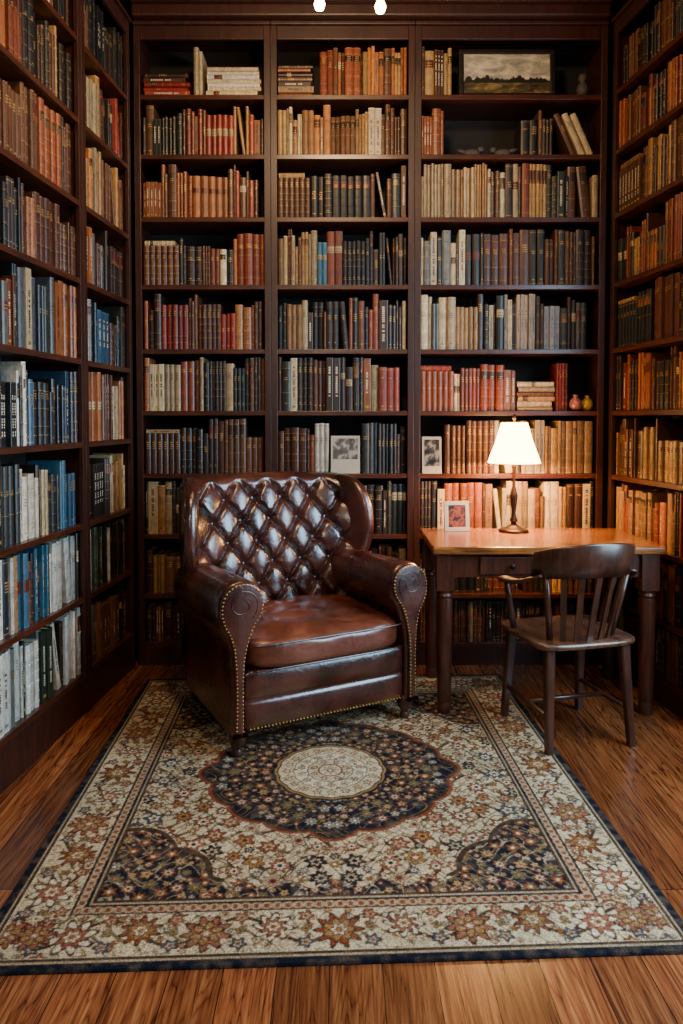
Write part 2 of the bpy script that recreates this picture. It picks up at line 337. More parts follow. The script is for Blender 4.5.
def bookgeo(t,h,d,kind,style,col,rs,seed):
    A=Acc();P=Acc()
    sr=random.Random(seed)
    c=(*col,1.0); rr=min(.007,t*.25)
    arc=[(0,rr),(t*.2,rr*.3),(t*.5,0),(t*.8,rr*.3),(t,rr)]
    if style=='flat': arc=[(0,.0015),(t*.1,.0),(t*.5,0),(t*.9,0),(t,.0015)]
    out=[(0,d)]+arc+[(t,d)]
    w=.0028; inn=[(w,d-.003)]+[(w,rr+w),(t*.25,rr*.3+w+.001),(t*.5,w+.001),(t*.75,rr*.3+w+.001),(t-w,rr+w)]+[(t-w,d-.003)]
    n=len(out)
    for i in range(n):
        j=(i+1)%n; a,b2=out[i],out[j]
        A.q([(a[0],a[1],0),(b2[0],b2[1],0),(b2[0],b2[1],h),(a[0],a[1],h)],c)
        a2,b3=inn[i],inn[j]
        A.q([(a[0],a[1],h),(b2[0],b2[1],h),(b3[0],b3[1],h),(a2[0],a2[1],h)],c)
    A.q([(p[0],p[1],0) for p in reversed(out)],c)
    hp=h-.005
    for i in range(n):
        j=(i+1)%n;a2,b3=inn[i],inn[j]
        A.q([(a2[0],a2[1],h),(b3[0],b3[1],h),(b3[0],b3[1],hp),(a2[0],a2[1],hp)],c)
    P.q([(p[0],p[1],hp) for p in inn],(*hx('9a8862'),1))
    def strip(z0,z1,o,cl,x0=0,x1=1,thick=False):
        pts=arc; xs=[p[0]/t for p in pts]
        def at(x):
            x=max(0,min(1,x))
            for k in range(len(xs)-1):
                if xs[k]<=x<=xs[k+1]+1e-9:
                    f=(x-xs[k])/(xs[k+1]-xs[k]+1e-9); return (x*t,pts[k][1]+(pts[k+1][1]-pts[k][1])*f)
            return pts[-1]
        sx=sorted(set([x0]+[x for x in xs if x0<x<x1]+[x1])); pp=[at(x) for x in sx]
        for k in range(len(pp)-1):
            a,b2=pp[k],pp[k+1]
            A.q([(a[0],a[1]-o,z0),(b2[0],b2[1]-o,z0),(b2[0],b2[1]-o,z1),(a[0],a[1]-o,z1)],cl)
            if thick:
                A.q([(a[0],a[1]-o,z1),(b2[0],b2[1]-o,z1),(b2[0],b2[1],z1+.001),(a[0],a[1],z1+.001)],cl)
                A.q([(a[0],a[1],z0-.001),(b2[0],b2[1],z0-.001),(b2[0],b2[1]-o,z0),(a[0],a[1]-o,z0)],cl)
    light=kind in LIGHT
    ink=(*tuple(x*.35 for x in col),1) if light else GILT
    wc=(*tuple(min(1,x*1.5+.01) for x in col),1)
    if sr.random()<.4: strip(h-.006,h,.0004,wc); strip(0,.005,.0004,wc)
    if style=='bands':
        nb=sr.choice([4,5,6]); z_0=sr.uniform(.08,.14); span=.9-z_0-sr.uniform(0,.06)
        zs_=[h*(z_0+span*k/(nb-1)) for k in range(nb)]
        for z in zs_:
            strip(z-.0022,z+.0022,.0018,tuple(x*1.3 for x in col)+(1,),thick=True)
            if sr.random()<.6: strip(z+.004,z+.0052,.0005,GILT)
        if sr.random()<.45:
            lc=(*hx(sr.choice(['3a0f0b','14110f','4a1812','2a1c12'])),1) if kind!='DK' else (*hx(sr.choice(['4a1812','5e3a1c','14110f'])),1)
            strip(zs_[-2]+.004,zs_[-1]-.004,.0006,lc,.06,.94)
        zz=zs_[-2]+.008; gg=sr.random()
        for k in range(2+int(gg*2)): strip(zz+k*.010,zz+k*.010+.003,.0009,GILT,.22+sr.random()*.12,.78-sr.random()*.12)
        if sr.random()<.35: strip(zs_[0]+.012,zs_[0]+.016,.0006,GILT,.35,.65)
    elif style=='cloth':
        if sr.random()<.5: strip(h*.95,h*.957,.0005,ink); strip(h*.035,h*.042,.0005,ink)
        zt=h*sr.uniform(.55,.85)
        for k in range(sr.choice([1,2,3,4])): strip(zt-k*.012,zt-k*.012+.0045,.0005,ink,.18+sr.random()*.15,.82-sr.random()*.15)
        if sr.random()<.6: strip(h*.1,h*.118,.0005,ink,.3,.7)
    elif style=='label':
        lc=(*hx(sr.choice(['b8a67e','a8956a','97835c','5a1c14'])),1) if not light else (*hx(sr.choice(['2a1a14','4d1812','3a2a1c','54432c'])),1)
        z0=h*sr.uniform(.45,.72); lh=h*sr.uniform(.1,.2); strip(z0,z0+lh,.0006,lc,.05,.95)
        ik=(*hx('2c2218'),1) if not light else GILT
        for k in range(2): strip(z0+lh*(.2+k*.35),z0+lh*(.2+k*.35)+.0035,.001,ik,.2,.8)
    else:
        z=h*sr.uniform(.15,.35); ze=h*sr.uniform(.7,.88); ic=(*hx('c9bfa8'),1) if not light else (*hx(sr.choice(['1c1714','5a1f17','1f3b57'])),1)
        while z<ze:
            L=.004+sr.random()*.006; strip(z,z+L,.0006,ic,.36,.64); z+=L+.003+ (.01 if sr.random()<.2 else 0)
        if sr.random()<.5: strip(h*.06,h*.1,.0006,ink,.25,.75)
    return A,P
BOOKS=[]
def addbook(M,t,h,d,kind,style,col,group,seed=0):
    BOOKS.append(dict(M=M,t=t,h=h,d=d,kind=kind,style=style,col=col,group=group,seed=seed))
def pickstyle(kind,rs):
    if kind in('DK','BR','RU','RD','TN','OR'): return rs.choices(['bands','cloth','label','flat'],[.5,.34,.08,.08])[0]
    if kind in('BL','GN'): return rs.choices(['bands','cloth','label','flat'],[.2,.45,.1,.25])[0]
    return rs.choices(['bands','cloth','label','flat'],[.17,.45,.08,.30])[0]
def fillrow(M,x0,x1,z,clear,segs,group,rs,leanp=.25,hs=(.205,.30),dark=1.0,mix=.22):
    x=x0; W=x1-x0; run=0;prevh=0
    tot=sum(s[1] for s in segs); cum=[];a=0
    for s,wt in segs: a+=wt/tot; cum.append((a,s))
    leanat = x0+W*(.3+.6*rs.random()) if rs.random()<leanp else 1e9
    hrow=rs.uniform(hs[0]+.035,hs[1]-.015)
    while True:
        if run<=0:
            fr=(x-x0)/W; s=[q for c,q in cum if fr<=c+1e-6]; s=s[0] if s else cum[-1][1]
            kind=rs.choice(s.split('+')); 
            if rs.random()<mix: kind=rs.choice(['DK','BR','CR','RU','TN','DK'])
            base=hx(rs.choice(PAL[kind]),dark)
            style=pickstyle(kind,rs); run=rs.choice([1,1,1,1,1,1,1,2,2,3,5]); t0=rs.choice([rs.uniform(.011,.02),rs.uniform(.018,.032),rs.uniform(.026,.05)])
            h0=min(clear-.02,max(hs[0],min(hs[1],rs.gauss(hrow,.036)))); d0=rs.uniform(.15,.2); seed=rs.randrange(10**6)
        j=rs.uniform(.64,1.28); k2=rs.uniform(.92,1.08); col=(base[0]*j*k2,base[1]*j,base[2]*j/k2)
        t=t0*rs.uniform(.88,1.12); h=h0+rs.uniform(-.003,.003)
        if x>leanat and prevh>h*.97:
            al=rs.uniform(.08,.24); ext=h*math.sin(al)+t*math.cos(al)+.004
            if x+ext<x1:
                Mm=M@Matrix.Translation((x+.002+h*math.sin(al),.028,z+.0008))@Matrix.Rotation(-al,4,'Y')
                addbook(Mm,t,h,d0,kind,style,col,group,seed); x+=ext; leanat=1e9; run-=1; prevh=0
                continue
            leanat=1e9
        if x+t>x1-.001: 
            if x1-x>.016: t=x1-x-.002
            else: break
        yy=.016+rs.uniform(0,.022)
        addbook(M@Matrix.Translation((x,yy,z+.0008)),t,h,d0,kind,style,col,group,seed); x+=t+.0009; run-=1; prevh=h
        if x>x1-.016: break
def stack(M,x0,z,n,segs,group,rs,L=(.22,.27)):
    zz=z+.0008; w0=rs.uniform(*L)
    for k in range(n):
        kind=rs.choice(segs); t=rs.uniform(.018,.035); h=w0-rs.uniform(0,.03); dx=rs.uniform(0,.012)
        R=Matrix(((0,0,-1,h),(0,1,0,0),(1,0,0,0),(0,0,0,1)))
        addbook(M@Matrix.Translation((x0+dx,.02+rs.uniform(0,.012),zz))@R,t,h,.17,kind,pickstyle(kind,rs),hx(rs.choice(PAL[kind])),group,rs.randrange(10**6)); zz+=t+.0008
    return w0+.014
def flatset(M,x0,z,W,group,rs,segs=('DK','BR','RU')):
    x=x0;h=rs.uniform(.215,.235);kind=rs.choice(segs);base=hx(rs.choice(PAL[kind]));seed=rs.randrange(10**6);st=pickstyle(kind,rs);t=W/round(W/.032)-.0009
    while x+t<x0+W+.001:
        j=rs.uniform(.85,1.1); addbook(M@Matrix.Translation((x,.02+rs.uniform(0,.004),z+.0008)),t,h,.18,kind,st,tuple(c*j for c in base),group,seed); x+=t+.0009
    stack(M,x0,z+h+.001,1,['CR','BR','RD','TN'],group,rs,(W-.012,W-.012))
S=lambda s:[(p.split(':')[0],float(p.split(':')[1])) for p in s.split()]
ordn=['lowest','second','third','fourth','fifth','sixth','seventh','eighth','ninth','top']
ROWS={
'B0':{9:None,8:'DK+GN+BR:3 RD+BR:2 RD:3 DK+OR:1',7:'RU+BR:4 OR+RU:3 RD+BR:3',6:'DK+BR:4 RU+BR:3 DK:3',5:'RD+DK:2 BR:2 CR+RD:1 RU+RD+BR:3',4:'RU+BR:4 OR+RU+CR:3 BR+DK:2',3:'DK:2 DK+RD:2 RD+BR:3 CR+DK+WH:3',2:'CR+TN+DK:4 DK:6',1:'DK+BR:5',0:'DK+BR:5'},
'B1':{9:None,8:'CR+TN:2 TN+OR+BR:3 TN+CR:3 BR:2',7:'DK+BR:3 BR+DK:4 DK+BR:3',6:'CR+TN:2 WH+CR+BL:1 RU+BR:3 BR+DK:3',5:'DK:3 BR+DK:2 RU+BR:3 CR+DK:2',4:'DK+GN+BR:3 DK:3 RU+RD:2 DK:1',3:None,2:'CR+DK:4 DK:4 WH+DK:1',1:'CR+DK+BR:5',0:'DK+BR:5'},
'B2':{9:None,8:None,7:'CR+TN:3 DK+CR:2 BL+DK+GN:2 DK+CR:2',6:'GY+CR+DK:3 DK+BR:4 DK+BR:2',5:'CR+GY:3 CR+DK:2 DK+GY:4',4:None,3:None,2:'DK+BR:1 CR+TN+DK:4 CR+TN:4 BR+CR:2',1:'DK+BR:5',0:'DK+BR:5'},
'L2':{8:'BR+DK+BR:4 BR+DK:4',7:'BR+DK+RU:4 BR+DK:4',6:'DK+BR:4 DK+BR+DK:4',5:'BR+DK:4 DK+BR+BR:3 BR:1',4:'DK+GY+BR:3 DK+GY:3 TN+OR+BR:3',3:'WH+GY+DK:2 WH+BL+DK:3 BL+DK:5',2:'BL+DK:3 BL+WH:2 DK+WH:3 BL+DK:3',1:'WH+BL+GY:3 DK+BL:3 WH+DK:2 DK+GY:3',0:'DK+WH:3 WH+GY+GN:4 WH+DK+BR:3'},
'L1':{8:'BR+DK:4 DK:3',7:'TN+BR+BR:3 BR+RD:3',6:'TN+OR+BR:3 BR+TN+BR:3 BR:1',5:'DK+GY+BR:5',4:'BL+GY:3 BL+DK:3 DK:2',3:'BR+RU:3 RU+DK:3',2:'CR+WH+DK:4 CR:2',1:'DK+GN+WH:5',0:'DK+GY+BR:5'},
'R':{9:'BR+DK+BR:5',8:'BR+RU+DK:4',7:'BR+TN+BR:3 TN+BR+DK:4',6:'RU+BR+DK:4 TN+BR:2',5:'BR+DK+RU:4 BR+DK:3',4:'BR+DK+RU:4 TN+BR:4',3:'TN+BR+BR:4 TN+BR:3',2:'BR+TN+RU:4 BR+DK+RU:3',1:'RU+BR+DK:3',0:'BR+DK:3'}}
FLAT={('B0',3):.20,('L2',4):.25,('B1',7):.18,('B0',6):.2,('L2',1):.22,('R',5):.2,('R',7):.22}
for nme,M,W,zs in UN:
    rs=random.Random(sum(map(ord,nme))*7+1)
    what={'B0':'bookcase beside the armchair','B1':'bookcase behind the armchair','B2':'bookcase behind the desk','L2':'bookcase with blue books','L1':'narrow corner bookcase','R':'bookcase beside the desk'}[nme]
    for k,z in enumerate(zs):
        nx_=zs[k+1]-.026 if k+1<len(zs) else TOPZ-.08
        clear=nx_-z; g='books on the %s shelf of the %s'%(ordn[k],what)
        x0,x1=ST+.003,W-ST-.003
        seg=ROWS[nme].get(k)
        if seg: 
            e1=x1-(0 if rs.random()<.85 else rs.uniform(.02,.05))
            hh=(.20,.31) if nme[0]!='L' else (.21,.34)
            fw=FLAT.get((nme,k),0)
            if fw: flatset(M,x0,z,fw,g,rs,('DK','BR') if nme!='L2' else ('WH','DK')); x0+=fw+.002
            fillrow(M,x0,e1,z,clear,S(seg),g,rs,.3,hh,1.0,.06 if (nme=='L2' and k<4) else (.1 if nme in('R','L2') else .22))
        elif nme=='B0':
            stack(M,x0+.01,z,5,['RD','RD','BR','DK'],g,rs,(.25,.26)); 
            fillrow(M,x0+.29,x0+.34,z,clear,S('CR:1'),g,rs,0,(.25,.27))
            stack(M,x0+.36,z,7,['CR','TN','CR','WH'],g,rs,(.3,.31))
        elif nme=='B1' and k==9:
            stack(M,x0,z,7,['BR','DK','TN','RU'],g,rs,(.2,.21))
            fillrow(M,x0+.235,x1,z,clear,S('RU+BR:3 OR+TN:5'),g,rs,0,(.24,.27))
        elif nme=='B1':
            fillrow(M,x0,x0+.285,z,clear,S('DK+BR:3 DK+WH:2'),g,rs,0,(.22,.29)); fillrow(M,x0+.47,x1,z,clear,S('DK+GY:4 DK+BR:2'),g,rs,0,(.22,.29))
        elif nme=='B2' and k==9: fillrow(M,x0,x0+.17,z,clear,S('BR+TN:1'),g,rs,0,(.24,.28))
        elif nme=='B2' and k==8:
            fillrow(M,x0,x0+.13,z,clear,S('RU:1'),g,rs,0,(.22,.26)); fillrow(M,x0+.56,x0+.735,z,clear,S('DK+BR:1'),g,rs,0,(.2,.25))
            al=.42
            for q in range(3):
                h=.25; addbook(M@Matrix.Translation((x0+.742+q*.046+h*math.sin(al),.03,z+.0008))@Matrix.Rotation(-al,4,'Y'),.032,h,.17,'CR' if q else 'BR','cloth',hx('b5a37f' if q else '4a2a1a'),g,q)
        elif nme=='B2' and k==4:
            flatset(M,x0,z,.19,g,rs,('BR','RU')); fillrow(M,x0+.192,x0+.54,z,clear,S('RU+DK:3 CR+TN+BR:3'),g,rs,.0,(.21,.26))
            stack(M,x0+.545,z,6,['TN','BR','CR'],g,rs,(.20,.21)); fillrow(M,x0+.77,x0+.84,z,clear,S('RD:1'),g,rs,0,(.25,.27),1,0)
        elif nme=='B2' and k==3:
            fillrow(M,x0+.14,x1,z,clear,S('CR+TN+BR:4 TN+CR:5 BR+TN:2'),g,rs,.3)
def proj(p): return (341.5+F*p.x/p.y, 420-F*(p.z-HZ)/p.y)
for bk_ in BOOKS:
    a=proj(bk_['M']@Vector((0,0,0))); c=proj(bk_['M']@Vector((bk_['t'],0,bk_['h']))); ct=proj(bk_['M']@Vector((bk_['t']/2,bk_['d']/2,bk_['h']/2)))
    w=abs(a[0]-c[0]); hh=abs(a[1]-c[1]); cx=(a[0]+c[0])/2; cy=(a[1]+c[1])/2
    vis=(6<cx<677 and 20<cy<1020 and 4<ct[0]<679 and 12<ct[1])
    hid=(180<cx<420 and cy>475) or (cx>415 and cy>530 and cx<665) or (95<cx<200 and cy>560)
    bk_['score']=min(w,60)*hh if vis and not hid else -1
order=sorted(range(len(BOOKS)),key=lambda i:-BOOKS[i]['score'])
IND=set(i for i in order[:299] if BOOKS[i]['score']>0)
def setcol(me,C,Fc):
    at=me.color_attributes.new('Col','FLOAT_COLOR','CORNER')
    arr=np.concatenate([np.tile(np.array(c,dtype=np.float32),(len(f),1)) for c,f in zip(C,Fc)])
    at.data.foreach_set('color',arr.ravel())
bind={'bands':'leather-bound book with gilt raised bands','cloth':'clothbound hardback book with a stamped title','label':'book with a contrasting spine label','flat':'book with a lengthwise printed spine title'}
RV=[];RF=[];RC=[]
rs=random.Random(3)
for i,bk_ in enumerate(BOOKS):
    A,P=bookgeo(bk_['t'],bk_['h'],bk_['d'],bk_['kind'],bk_['style'],bk_['col'],rs,bk_['seed'])
    if i in IND:
        o=mk('book',A.V,A.F,M_book); setcol(o.data,A.C,A.F); o.matrix_world=bk_['M']
        zc=abs((bk_['M'].to_3x3()@Vector((0,0,1))).z)
        tilt='leaning ' if .3<zc<.998 else ''
        top(o,(tilt+CN[bk_['kind']]+' '+bind[bk_['style']]),'book',bk_['group'])
        mk('pages',P.V,P.F,M_pages,o)
    else:
        for X in (A,P):
            b0=len(RV); RV+=[tuple(bk_['M']@Vector(v)) for v in X.V]; RF+=[tuple(q+b0 for q in f) for f in X.F]; RC+=X.C
o=mk('book_rows',RV,RF,M_book); setcol(o.data,RC,RF); top(o,'rows of old cloth and leather books filling the bookcases','books',kind='stuff')
print('BOOKS',len(BOOKS),len(IND))
# ---------------------------------------------------------------- shelf ornaments
def onB2(x,k,dy=.1): return (bx[2]+x, 4.06+dy, ZB[k]+.001)
pf=empty('landscape_painting',(.93,4.10,ZB[9]+.001),0,'framed cloudy landscape painting leaning on the top shelf','painting'); pf.rotation_euler=(-.08,0,0)
boxes('frame',[(-.27,.27,0,.025,0,.028),(-.27,.27,0,.025,.252,.28),(-.27,-.242,0,.025,.028,.252),(.242,.27,0,.025,.028,.252)],M_frame,pf,bevel=.005)
boxes('canvas',[(-.242,.242,.008,.018,.028,.252)],M_paint,pf)
def figurine(loc,s,label,mat):
    e=empty('figurine',loc,0,label,'ornament')
    lathe('base',[(.03*s,0),(.032*s,.006*s),(.026*s,.014*s)],mat,e)
    lathe('body',[(.014*s,.014*s),(.026*s,.03*s),(.03*s,.05*s),(.022*s,.07*s),(.011*s,.082*s),(.018*s,.09*s),(.022*s,.103*s),(.016*s,.118*s),(.005*s,.124*s)],mat,e)
figurine(onB2(.955,9,.08),1.2,'small carved dark stone figurine beside the painting',M_stone)
def bird(loc,label,rz):
    e=empty('bird_figurine',loc,rz,label,'ornament')
    sblock('body',-.045,.045,-.025,.025,0,.05,2.4,M_stone,e,8)
    sblock('head',.03,.07,-.016,.016,.03,.066,2.2,M_stone,e,6)
    turned('tail',(-.03,0,.03),(-.085,0,.045),[(0,.012),(.6,.012),(1,.004)],M_stone,e,8)
bird(onB2(.33,8,.07),'small carved dark bird figurine on a shelf',0); bird(onB2(.50,8,.07),'small carved dark bird figurine on a shelf',2.9)
def vase(loc,s,mat,label):
    e=empty('vase',loc,0,label,'vase')
    lathe('body',[(.018*s,0),(.034*s,.015*s),(.042*s,.04*s),(.036*s,.07*s),(.016*s,.09*s),(.012*s,.1*s),(.018*s,.108*s)],mat,e)
vase(onB2(.925,4,.05),.85,M_cer,'small rounded dusky pink ceramic vase on a shelf'); vase(onB2(.998,4,.07),.8,M_cer2,'small yellow glazed ceramic vase on a shelf')
def faceout(loc,w,h,label,lo=.3,hi=.9,name='photo_card'):
    e=empty(name,loc,0,label,'picture'); e.rotation_euler=(-.12,0,0)
    boxes('frame',[(-w/2,w/2,0,.008,0,h)],M_white,e,bevel=.001); boxes('print',[(-w/2+.012,w/2-.012,-.0015,.0,h*lo,h*hi)],M_photo2,e)
faceout(onB2(.105,3,.012),.11,.21,'small white card with a monochrome photograph on a shelf',.2,.92)
faceout((bx[1]+ST+.003+.378,4.075,ZB[3]+.001),.165,.215,'grey and white monochrome picture card standing between books',.38,.93)
# ---------------------------------------------------------------- rug
W,L=1.92,2.06; nx,ny=740,790
xs=np.linspace(-W/2,W/2,nx); ys=np.linspace(-L/2,L/2,ny); X,Y=np.meshgrid(xs,ys)
c_=lambda s:np.array(hx(s))
NAVY=c_('0c1120');CRM=c_('c9b794');BEI=c_('a59274');RUST=c_('7d3b20');GOLD=c_('96703c');BLU=c_('344152');BRN=c_('3a271c');IV=c_('d8c8aa');ROSE=c_('8f533d');OLV=c_('66583c')
C=np.zeros((ny,nx,3)); d=np.minimum(W/2-abs(X),L/2-abs(Y))
C[:]=CRM
h1,h2=W/2-.265,L/2-.265; fx,fy=abs(X),abs(Y)
MC=-.015; Ym=Y-MC
def setm(m,c): C[m]=c
vine=np.abs(np.sin(44*X+2.4*np.sin(27*Y))*np.cos(41*Y+2.2*np.sin(30*X)))
vine2=np.abs(np.sin(34*X+2.8*np.sin(22*Y)+1.)*np.cos(32*Y+2.6*np.sin(21*X)+.5))
nzl=np.sin(90*X+3*np.sin(70*Y))*np.sin(85*Y+3*np.sin(75*X))
setm(vine<.12,OLV); setm(vine2<.08,BRN); setm(nzl>.85,GOLD); setm(nzl<-.88,BEI)
cx=h1-fx;cy=h2-fy; th=np.arctan2(cy,cx+1e-6); r=((cx/.35)**1.35+(cy/.35)**1.35)**(1/1.35)/(1+.10*np.abs(np.cos(5*th)))
sp_=((r<1)|((cy<.05+.018*np.cos(45*X))&(cy>0)&(fx<h1)))&(d>.265); setm(sp_,NAVY); setm(sp_&(vine<.06),BEI); setm((abs(r-1.03)<.03)&(d>.265)&~((cy<.07)),BRN)
th=np.arctan2(Ym,X)
lobe=np.abs(np.cos(8*th))**.6
rm=np.sqrt((X/.425)**2+(Ym/.395)**2)/(1+.06*lobe+.07*np.exp(-(np.minimum(np.abs(np.sin(th)),np.abs(np.cos(th)))/.14)**2))
setm((rm<1.09)&(rm>1.05),RUST); setm((rm<1.06),BRN); med=rm<1.03; setm(med,NAVY); setm(med&(vine<.045),GOLD)
def band(a,b2,c): setm((d>=a)&(d<b2),c)
band(0,.026,NAVY); band(.026,.032,BEI); band(.032,.044,BRN); band(.044,.205,CRM); band(.205,.211,NAVY); band(.211,.238,BEI); band(.238,.248,NAVY); band(.248,.254,BEI);band(.254,.265,BRN)
s=np.where((W/2-fx)<(L/2-fy),Y,X)
m=((d>=.211)&(d<.238))&(np.sin(s*2*math.pi/.03)*np.cos((d-.2245)*170)>.1); setm(m,RUST)
bm_=(d>.046)&(d<.205)
wv=np.abs(d-.1275-.05*np.sin(s*2*math.pi/.36)); setm(bm_&(vine<.07),OLV); setm(bm_&(wv<.007),BRN); setm(bm_&(nzl>.88),GOLD)
dx_=W/(nx-1);dy_=L/(ny-1)
def flower(cx,cy,R,n,ph,cols,mask=None):
    i0=max(0,int((cx-R+W/2)/dx_));i1=min(nx,int((cx+R+W/2)/dx_)+2);j0=max(0,int((cy-R+L/2)/dy_));j1=min(ny,int((cy+R+L/2)/dy_)+2)
    if i1<=i0 or j1<=j0:return
    x=X[j0:j1,i0:i1]-cx;y=Y[j0:j1,i0:i1]-cy;rr=np.sqrt(x*x+y*y);t=np.arctan2(y,x); rb=R*(.80+.20*np.cos(n*t+ph))
    sub=C[j0:j1,i0:i1]
    mk_=mask[j0:j1,i0:i1] if mask is not None else np.ones_like(rr,bool)
    sub[(rr<rb)&mk_]=cols[0]; sub[(rr<rb*.85)&mk_]=cols[1]; sub[(rr<rb*.52)&mk_]=cols[2]; sub[(rr<R*.22)&mk_]=cols[3]
def sym(cx,cy,R,n,ph,cols,mask=None,oy=0):
    for sx in(1,-1):
        for sy in(1,-1): flower(sx*cx,oy+sy*cy,R,n,ph,cols,mask)
R_=random.Random(8)
fieldm=(d>.27)&(rm>1.09)&(~sp_)&(r>1.07)
PF=[(BRN,RUST,GOLD,BRN),(NAVY,BLU,IV,RUST),(BRN,GOLD,RUST,IV),(BRN,ROSE,IV,NAVY),(BRN,RUST,BEI,RUST),(BRN,RUST,IV,NAVY),(NAVY,NAVY,BEI,NAVY),(BRN,BEI,ROSE,BRN)]
def scatter(cnt,fx_,sizes,pal,mask,oy=0,ns=(5,6,8)):
    pts=[]
    for R0 in sorted([R_.choice(sizes) for _ in range(cnt)],reverse=True):
        for _ in range(14):
            x,y=fx_()
            if all((x-a)**2+(y-b2)**2>(.94*(R0+r_))**2 for a,b2,r_ in pts):
                pts.append((x,y,R0)); sym(x,y,R0,R_.choice(ns),R_.uniform(0,6),R_.choice(pal),mask,oy); break
scatter(300,lambda:(R_.uniform(0,h1),R_.uniform(0,h2)),[.008,.010,.014,.020,.030,.040],PF,fieldm)
PS=[(BRN,RUST,BEI,RUST),(BRN,GOLD,BEI,RUST),(BLU,BEI,BLU,IV),(BRN,RUST,GOLD,IV),(BRN,ROSE,CRM,BRN),(OLV,OLV,OLV,GOLD)]
scatter(200,lambda:(R_.uniform(h1-.40,h1),R_.uniform(h2-.40,h2)),[.009,.012,.016,.026],PS,sp_)
scatter(50,lambda:(R_.uniform(0,h1-.3),R_.uniform(h2-.07,h2)),[.009,.013,.018],PS,sp_)
def medpt():
    a=R_.uniform(0,math.pi/2);q=R_.uniform(.5,.96); return (.45*q*math.cos(a),.42*q*math.sin(a))
scatter(100,medpt,[.008,.010,.013,.020,.026],PS,med,MC)
rc=np.sqrt((X/.205)**2+(Ym/.205)**2)
rc=rc/(1+.035*np.abs(np.cos(8*th)))
for a_,c__ in ((1.09,NAVY),(1.04,GOLD),(1.0,BRN),(.97,CRM),(.90,CRM),(.70,BRN),(.68,IV),(.44,BRN),(.42,CRM),(.24,RUST),(.2,IV)): setm(rc<a_,c__)
cm=rc<.96; setm(cm&(vine<.06)&(rc>.24),OLV)
for k in range(20):
    a=k*2*math.pi/20; flower(.172*math.cos(a),MC+.172*math.sin(a),.020,5,a,(OLV,[ROSE,GOLD][k%2],IV,RUST),cm)
for k in range(14):
    a=(k+.5)*2*math.pi/14; flower(.118*math.cos(a),MC+.118*math.sin(a),.019,6,a,(OLV,[ROSE,BEI][k%2],CRM,BRN),cm)
for k in range(8):
    a=(k+.5)*2*math.pi/8; flower(.068*math.cos(a),MC+.068*math.sin(a),.016,5,a,(BRN,RUST,IV,RUST),cm)
flower(0,MC,.036,8,0,(BRN,CRM,RUST,IV))
def brd(u,off,R,cols,n,ph=0):
    for sg in (1,-1):
        if abs(u)<W/2-.05: flower(u,sg*(L/2-.1275+off),R,n,ph,cols,bm_)
        flower(sg*(W/2-.1275+off),u,R,n,ph,cols,bm_)
for k in range(170):
    t=R_.uniform(0,L/2);o_=R_.uniform(-.075,.075); R0=R_.choice([.007,.010,.013]); cc_=R_.choice(PF); nn=R_.choice([4,5,6])
    for sg in(1,-1): brd(sg*t,o_,R0,cc_,nn)
k=0;u=0
while u<L/2:
    off_=[.008,-.010][k%2]; R1=[.074,.062][k%2]
    for sg in(1,-1):
        brd(sg*u,off_,R1,[(BRN,RUST,GOLD,IV),(BRN,IV,ROSE,IV),(BRN,ROSE,BEI,IV)][k%3],[10,8,9][k%3],k)
        brd(sg*u,off_,R1*.68,[(BRN,GOLD,ROSE,GOLD),(BRN,ROSE,GOLD,IV),(BRN,GOLD,BEI,IV)][k%3],[7,8,6][k%3],k*2)
        brd(sg*u,off_,R1*.36,[(BRN,IV,RUST,GOLD),(BRN,IV,GOLD,RUST),(BRN,RUST,BEI,IV)][k%3],6)
        brd(sg*(u+.09),.050,.026,(BRN,BLU,BEI,RUST),5,k);brd(sg*(u+.09),-.050,.026,(BRN,RUST,BEI,RUST),5,k);brd(sg*(u+.09),.0,.018,(OLV,OLV,GOLD,BRN),4,k)
    u+=.18;k+=1
for _ in range(2): C=(C+.20*(np.roll(C,1,0)+np.roll(C,1,1)+np.roll(C,-1,0)+np.roll(C,-1,1))*.5)/1.40
wn=np.kron(rng.uniform(0,1,(ny//6+1,nx//6+1)),np.ones((6,6)))[:ny,:nx]
for _ in range(3): wn=(wn+np.roll(wn,2,0)+np.roll(wn,-2,0)+np.roll(wn,2,1)+np.roll(wn,-2,1))/5
wn=(wn-wn.mean())/wn.std()
fade=np.clip(.06+.08*wn,0,.3)[...,None]
C=C*(1-fade)+c_('8c765c')*fade
nz=rng.uniform(.70,1.2,(ny,nx,1)); lo=.5+.5*np.sin(7*X+3*np.sin(5*Y))*np.sin(6*Y+2*np.sin(4*X)); C=C*nz*(.80+.22*lo[...,None])
C=np.clip(C,0,1)
Z=np.full((ny,nx),.008); Z[0,:]=Z[-1,:]=.001; Z[:,0]=Z[:,-1]=.001
co=np.stack([X,Y,Z],-1).reshape(-1,3).astype(np.float32)
ii=(np.arange(ny-1)[:,None]*nx+np.arange(nx-1)[None,:]).ravel(); q=np.stack([ii,ii+1,ii+nx+1,ii+nx],1).astype(np.int32)
me=bpy.data.meshes.new('rug'); me.vertices.add(len(co)); me.vertices.foreach_set('co',co.ravel()); me.loops.add(q.size); me.loops.foreach_set('vertex_index',q.ravel())
me.polygons.add(len(q)); me.polygons.foreach_set('loop_start',np.arange(0,q.size,4,dtype=np.int32)); me.update(calc_edges=True); me.validate()
at=me.color_attributes.new('Col','FLOAT_COLOR','POINT'); at.data.foreach_set('color',np.concatenate([C.reshape(-1,3),np.ones((ny*nx,1))],1).astype(np.float32).ravel())
me.materials.append(M_rug); rug=bpy.data.objects.new('persian_rug',me); link(rug); rug.location=(-.045,2.83,0.0005); rug.rotation_euler=(0,0,math.radians(2.4))
top(rug,'worn navy, cream and rust Persian rug with central medallion','rug')
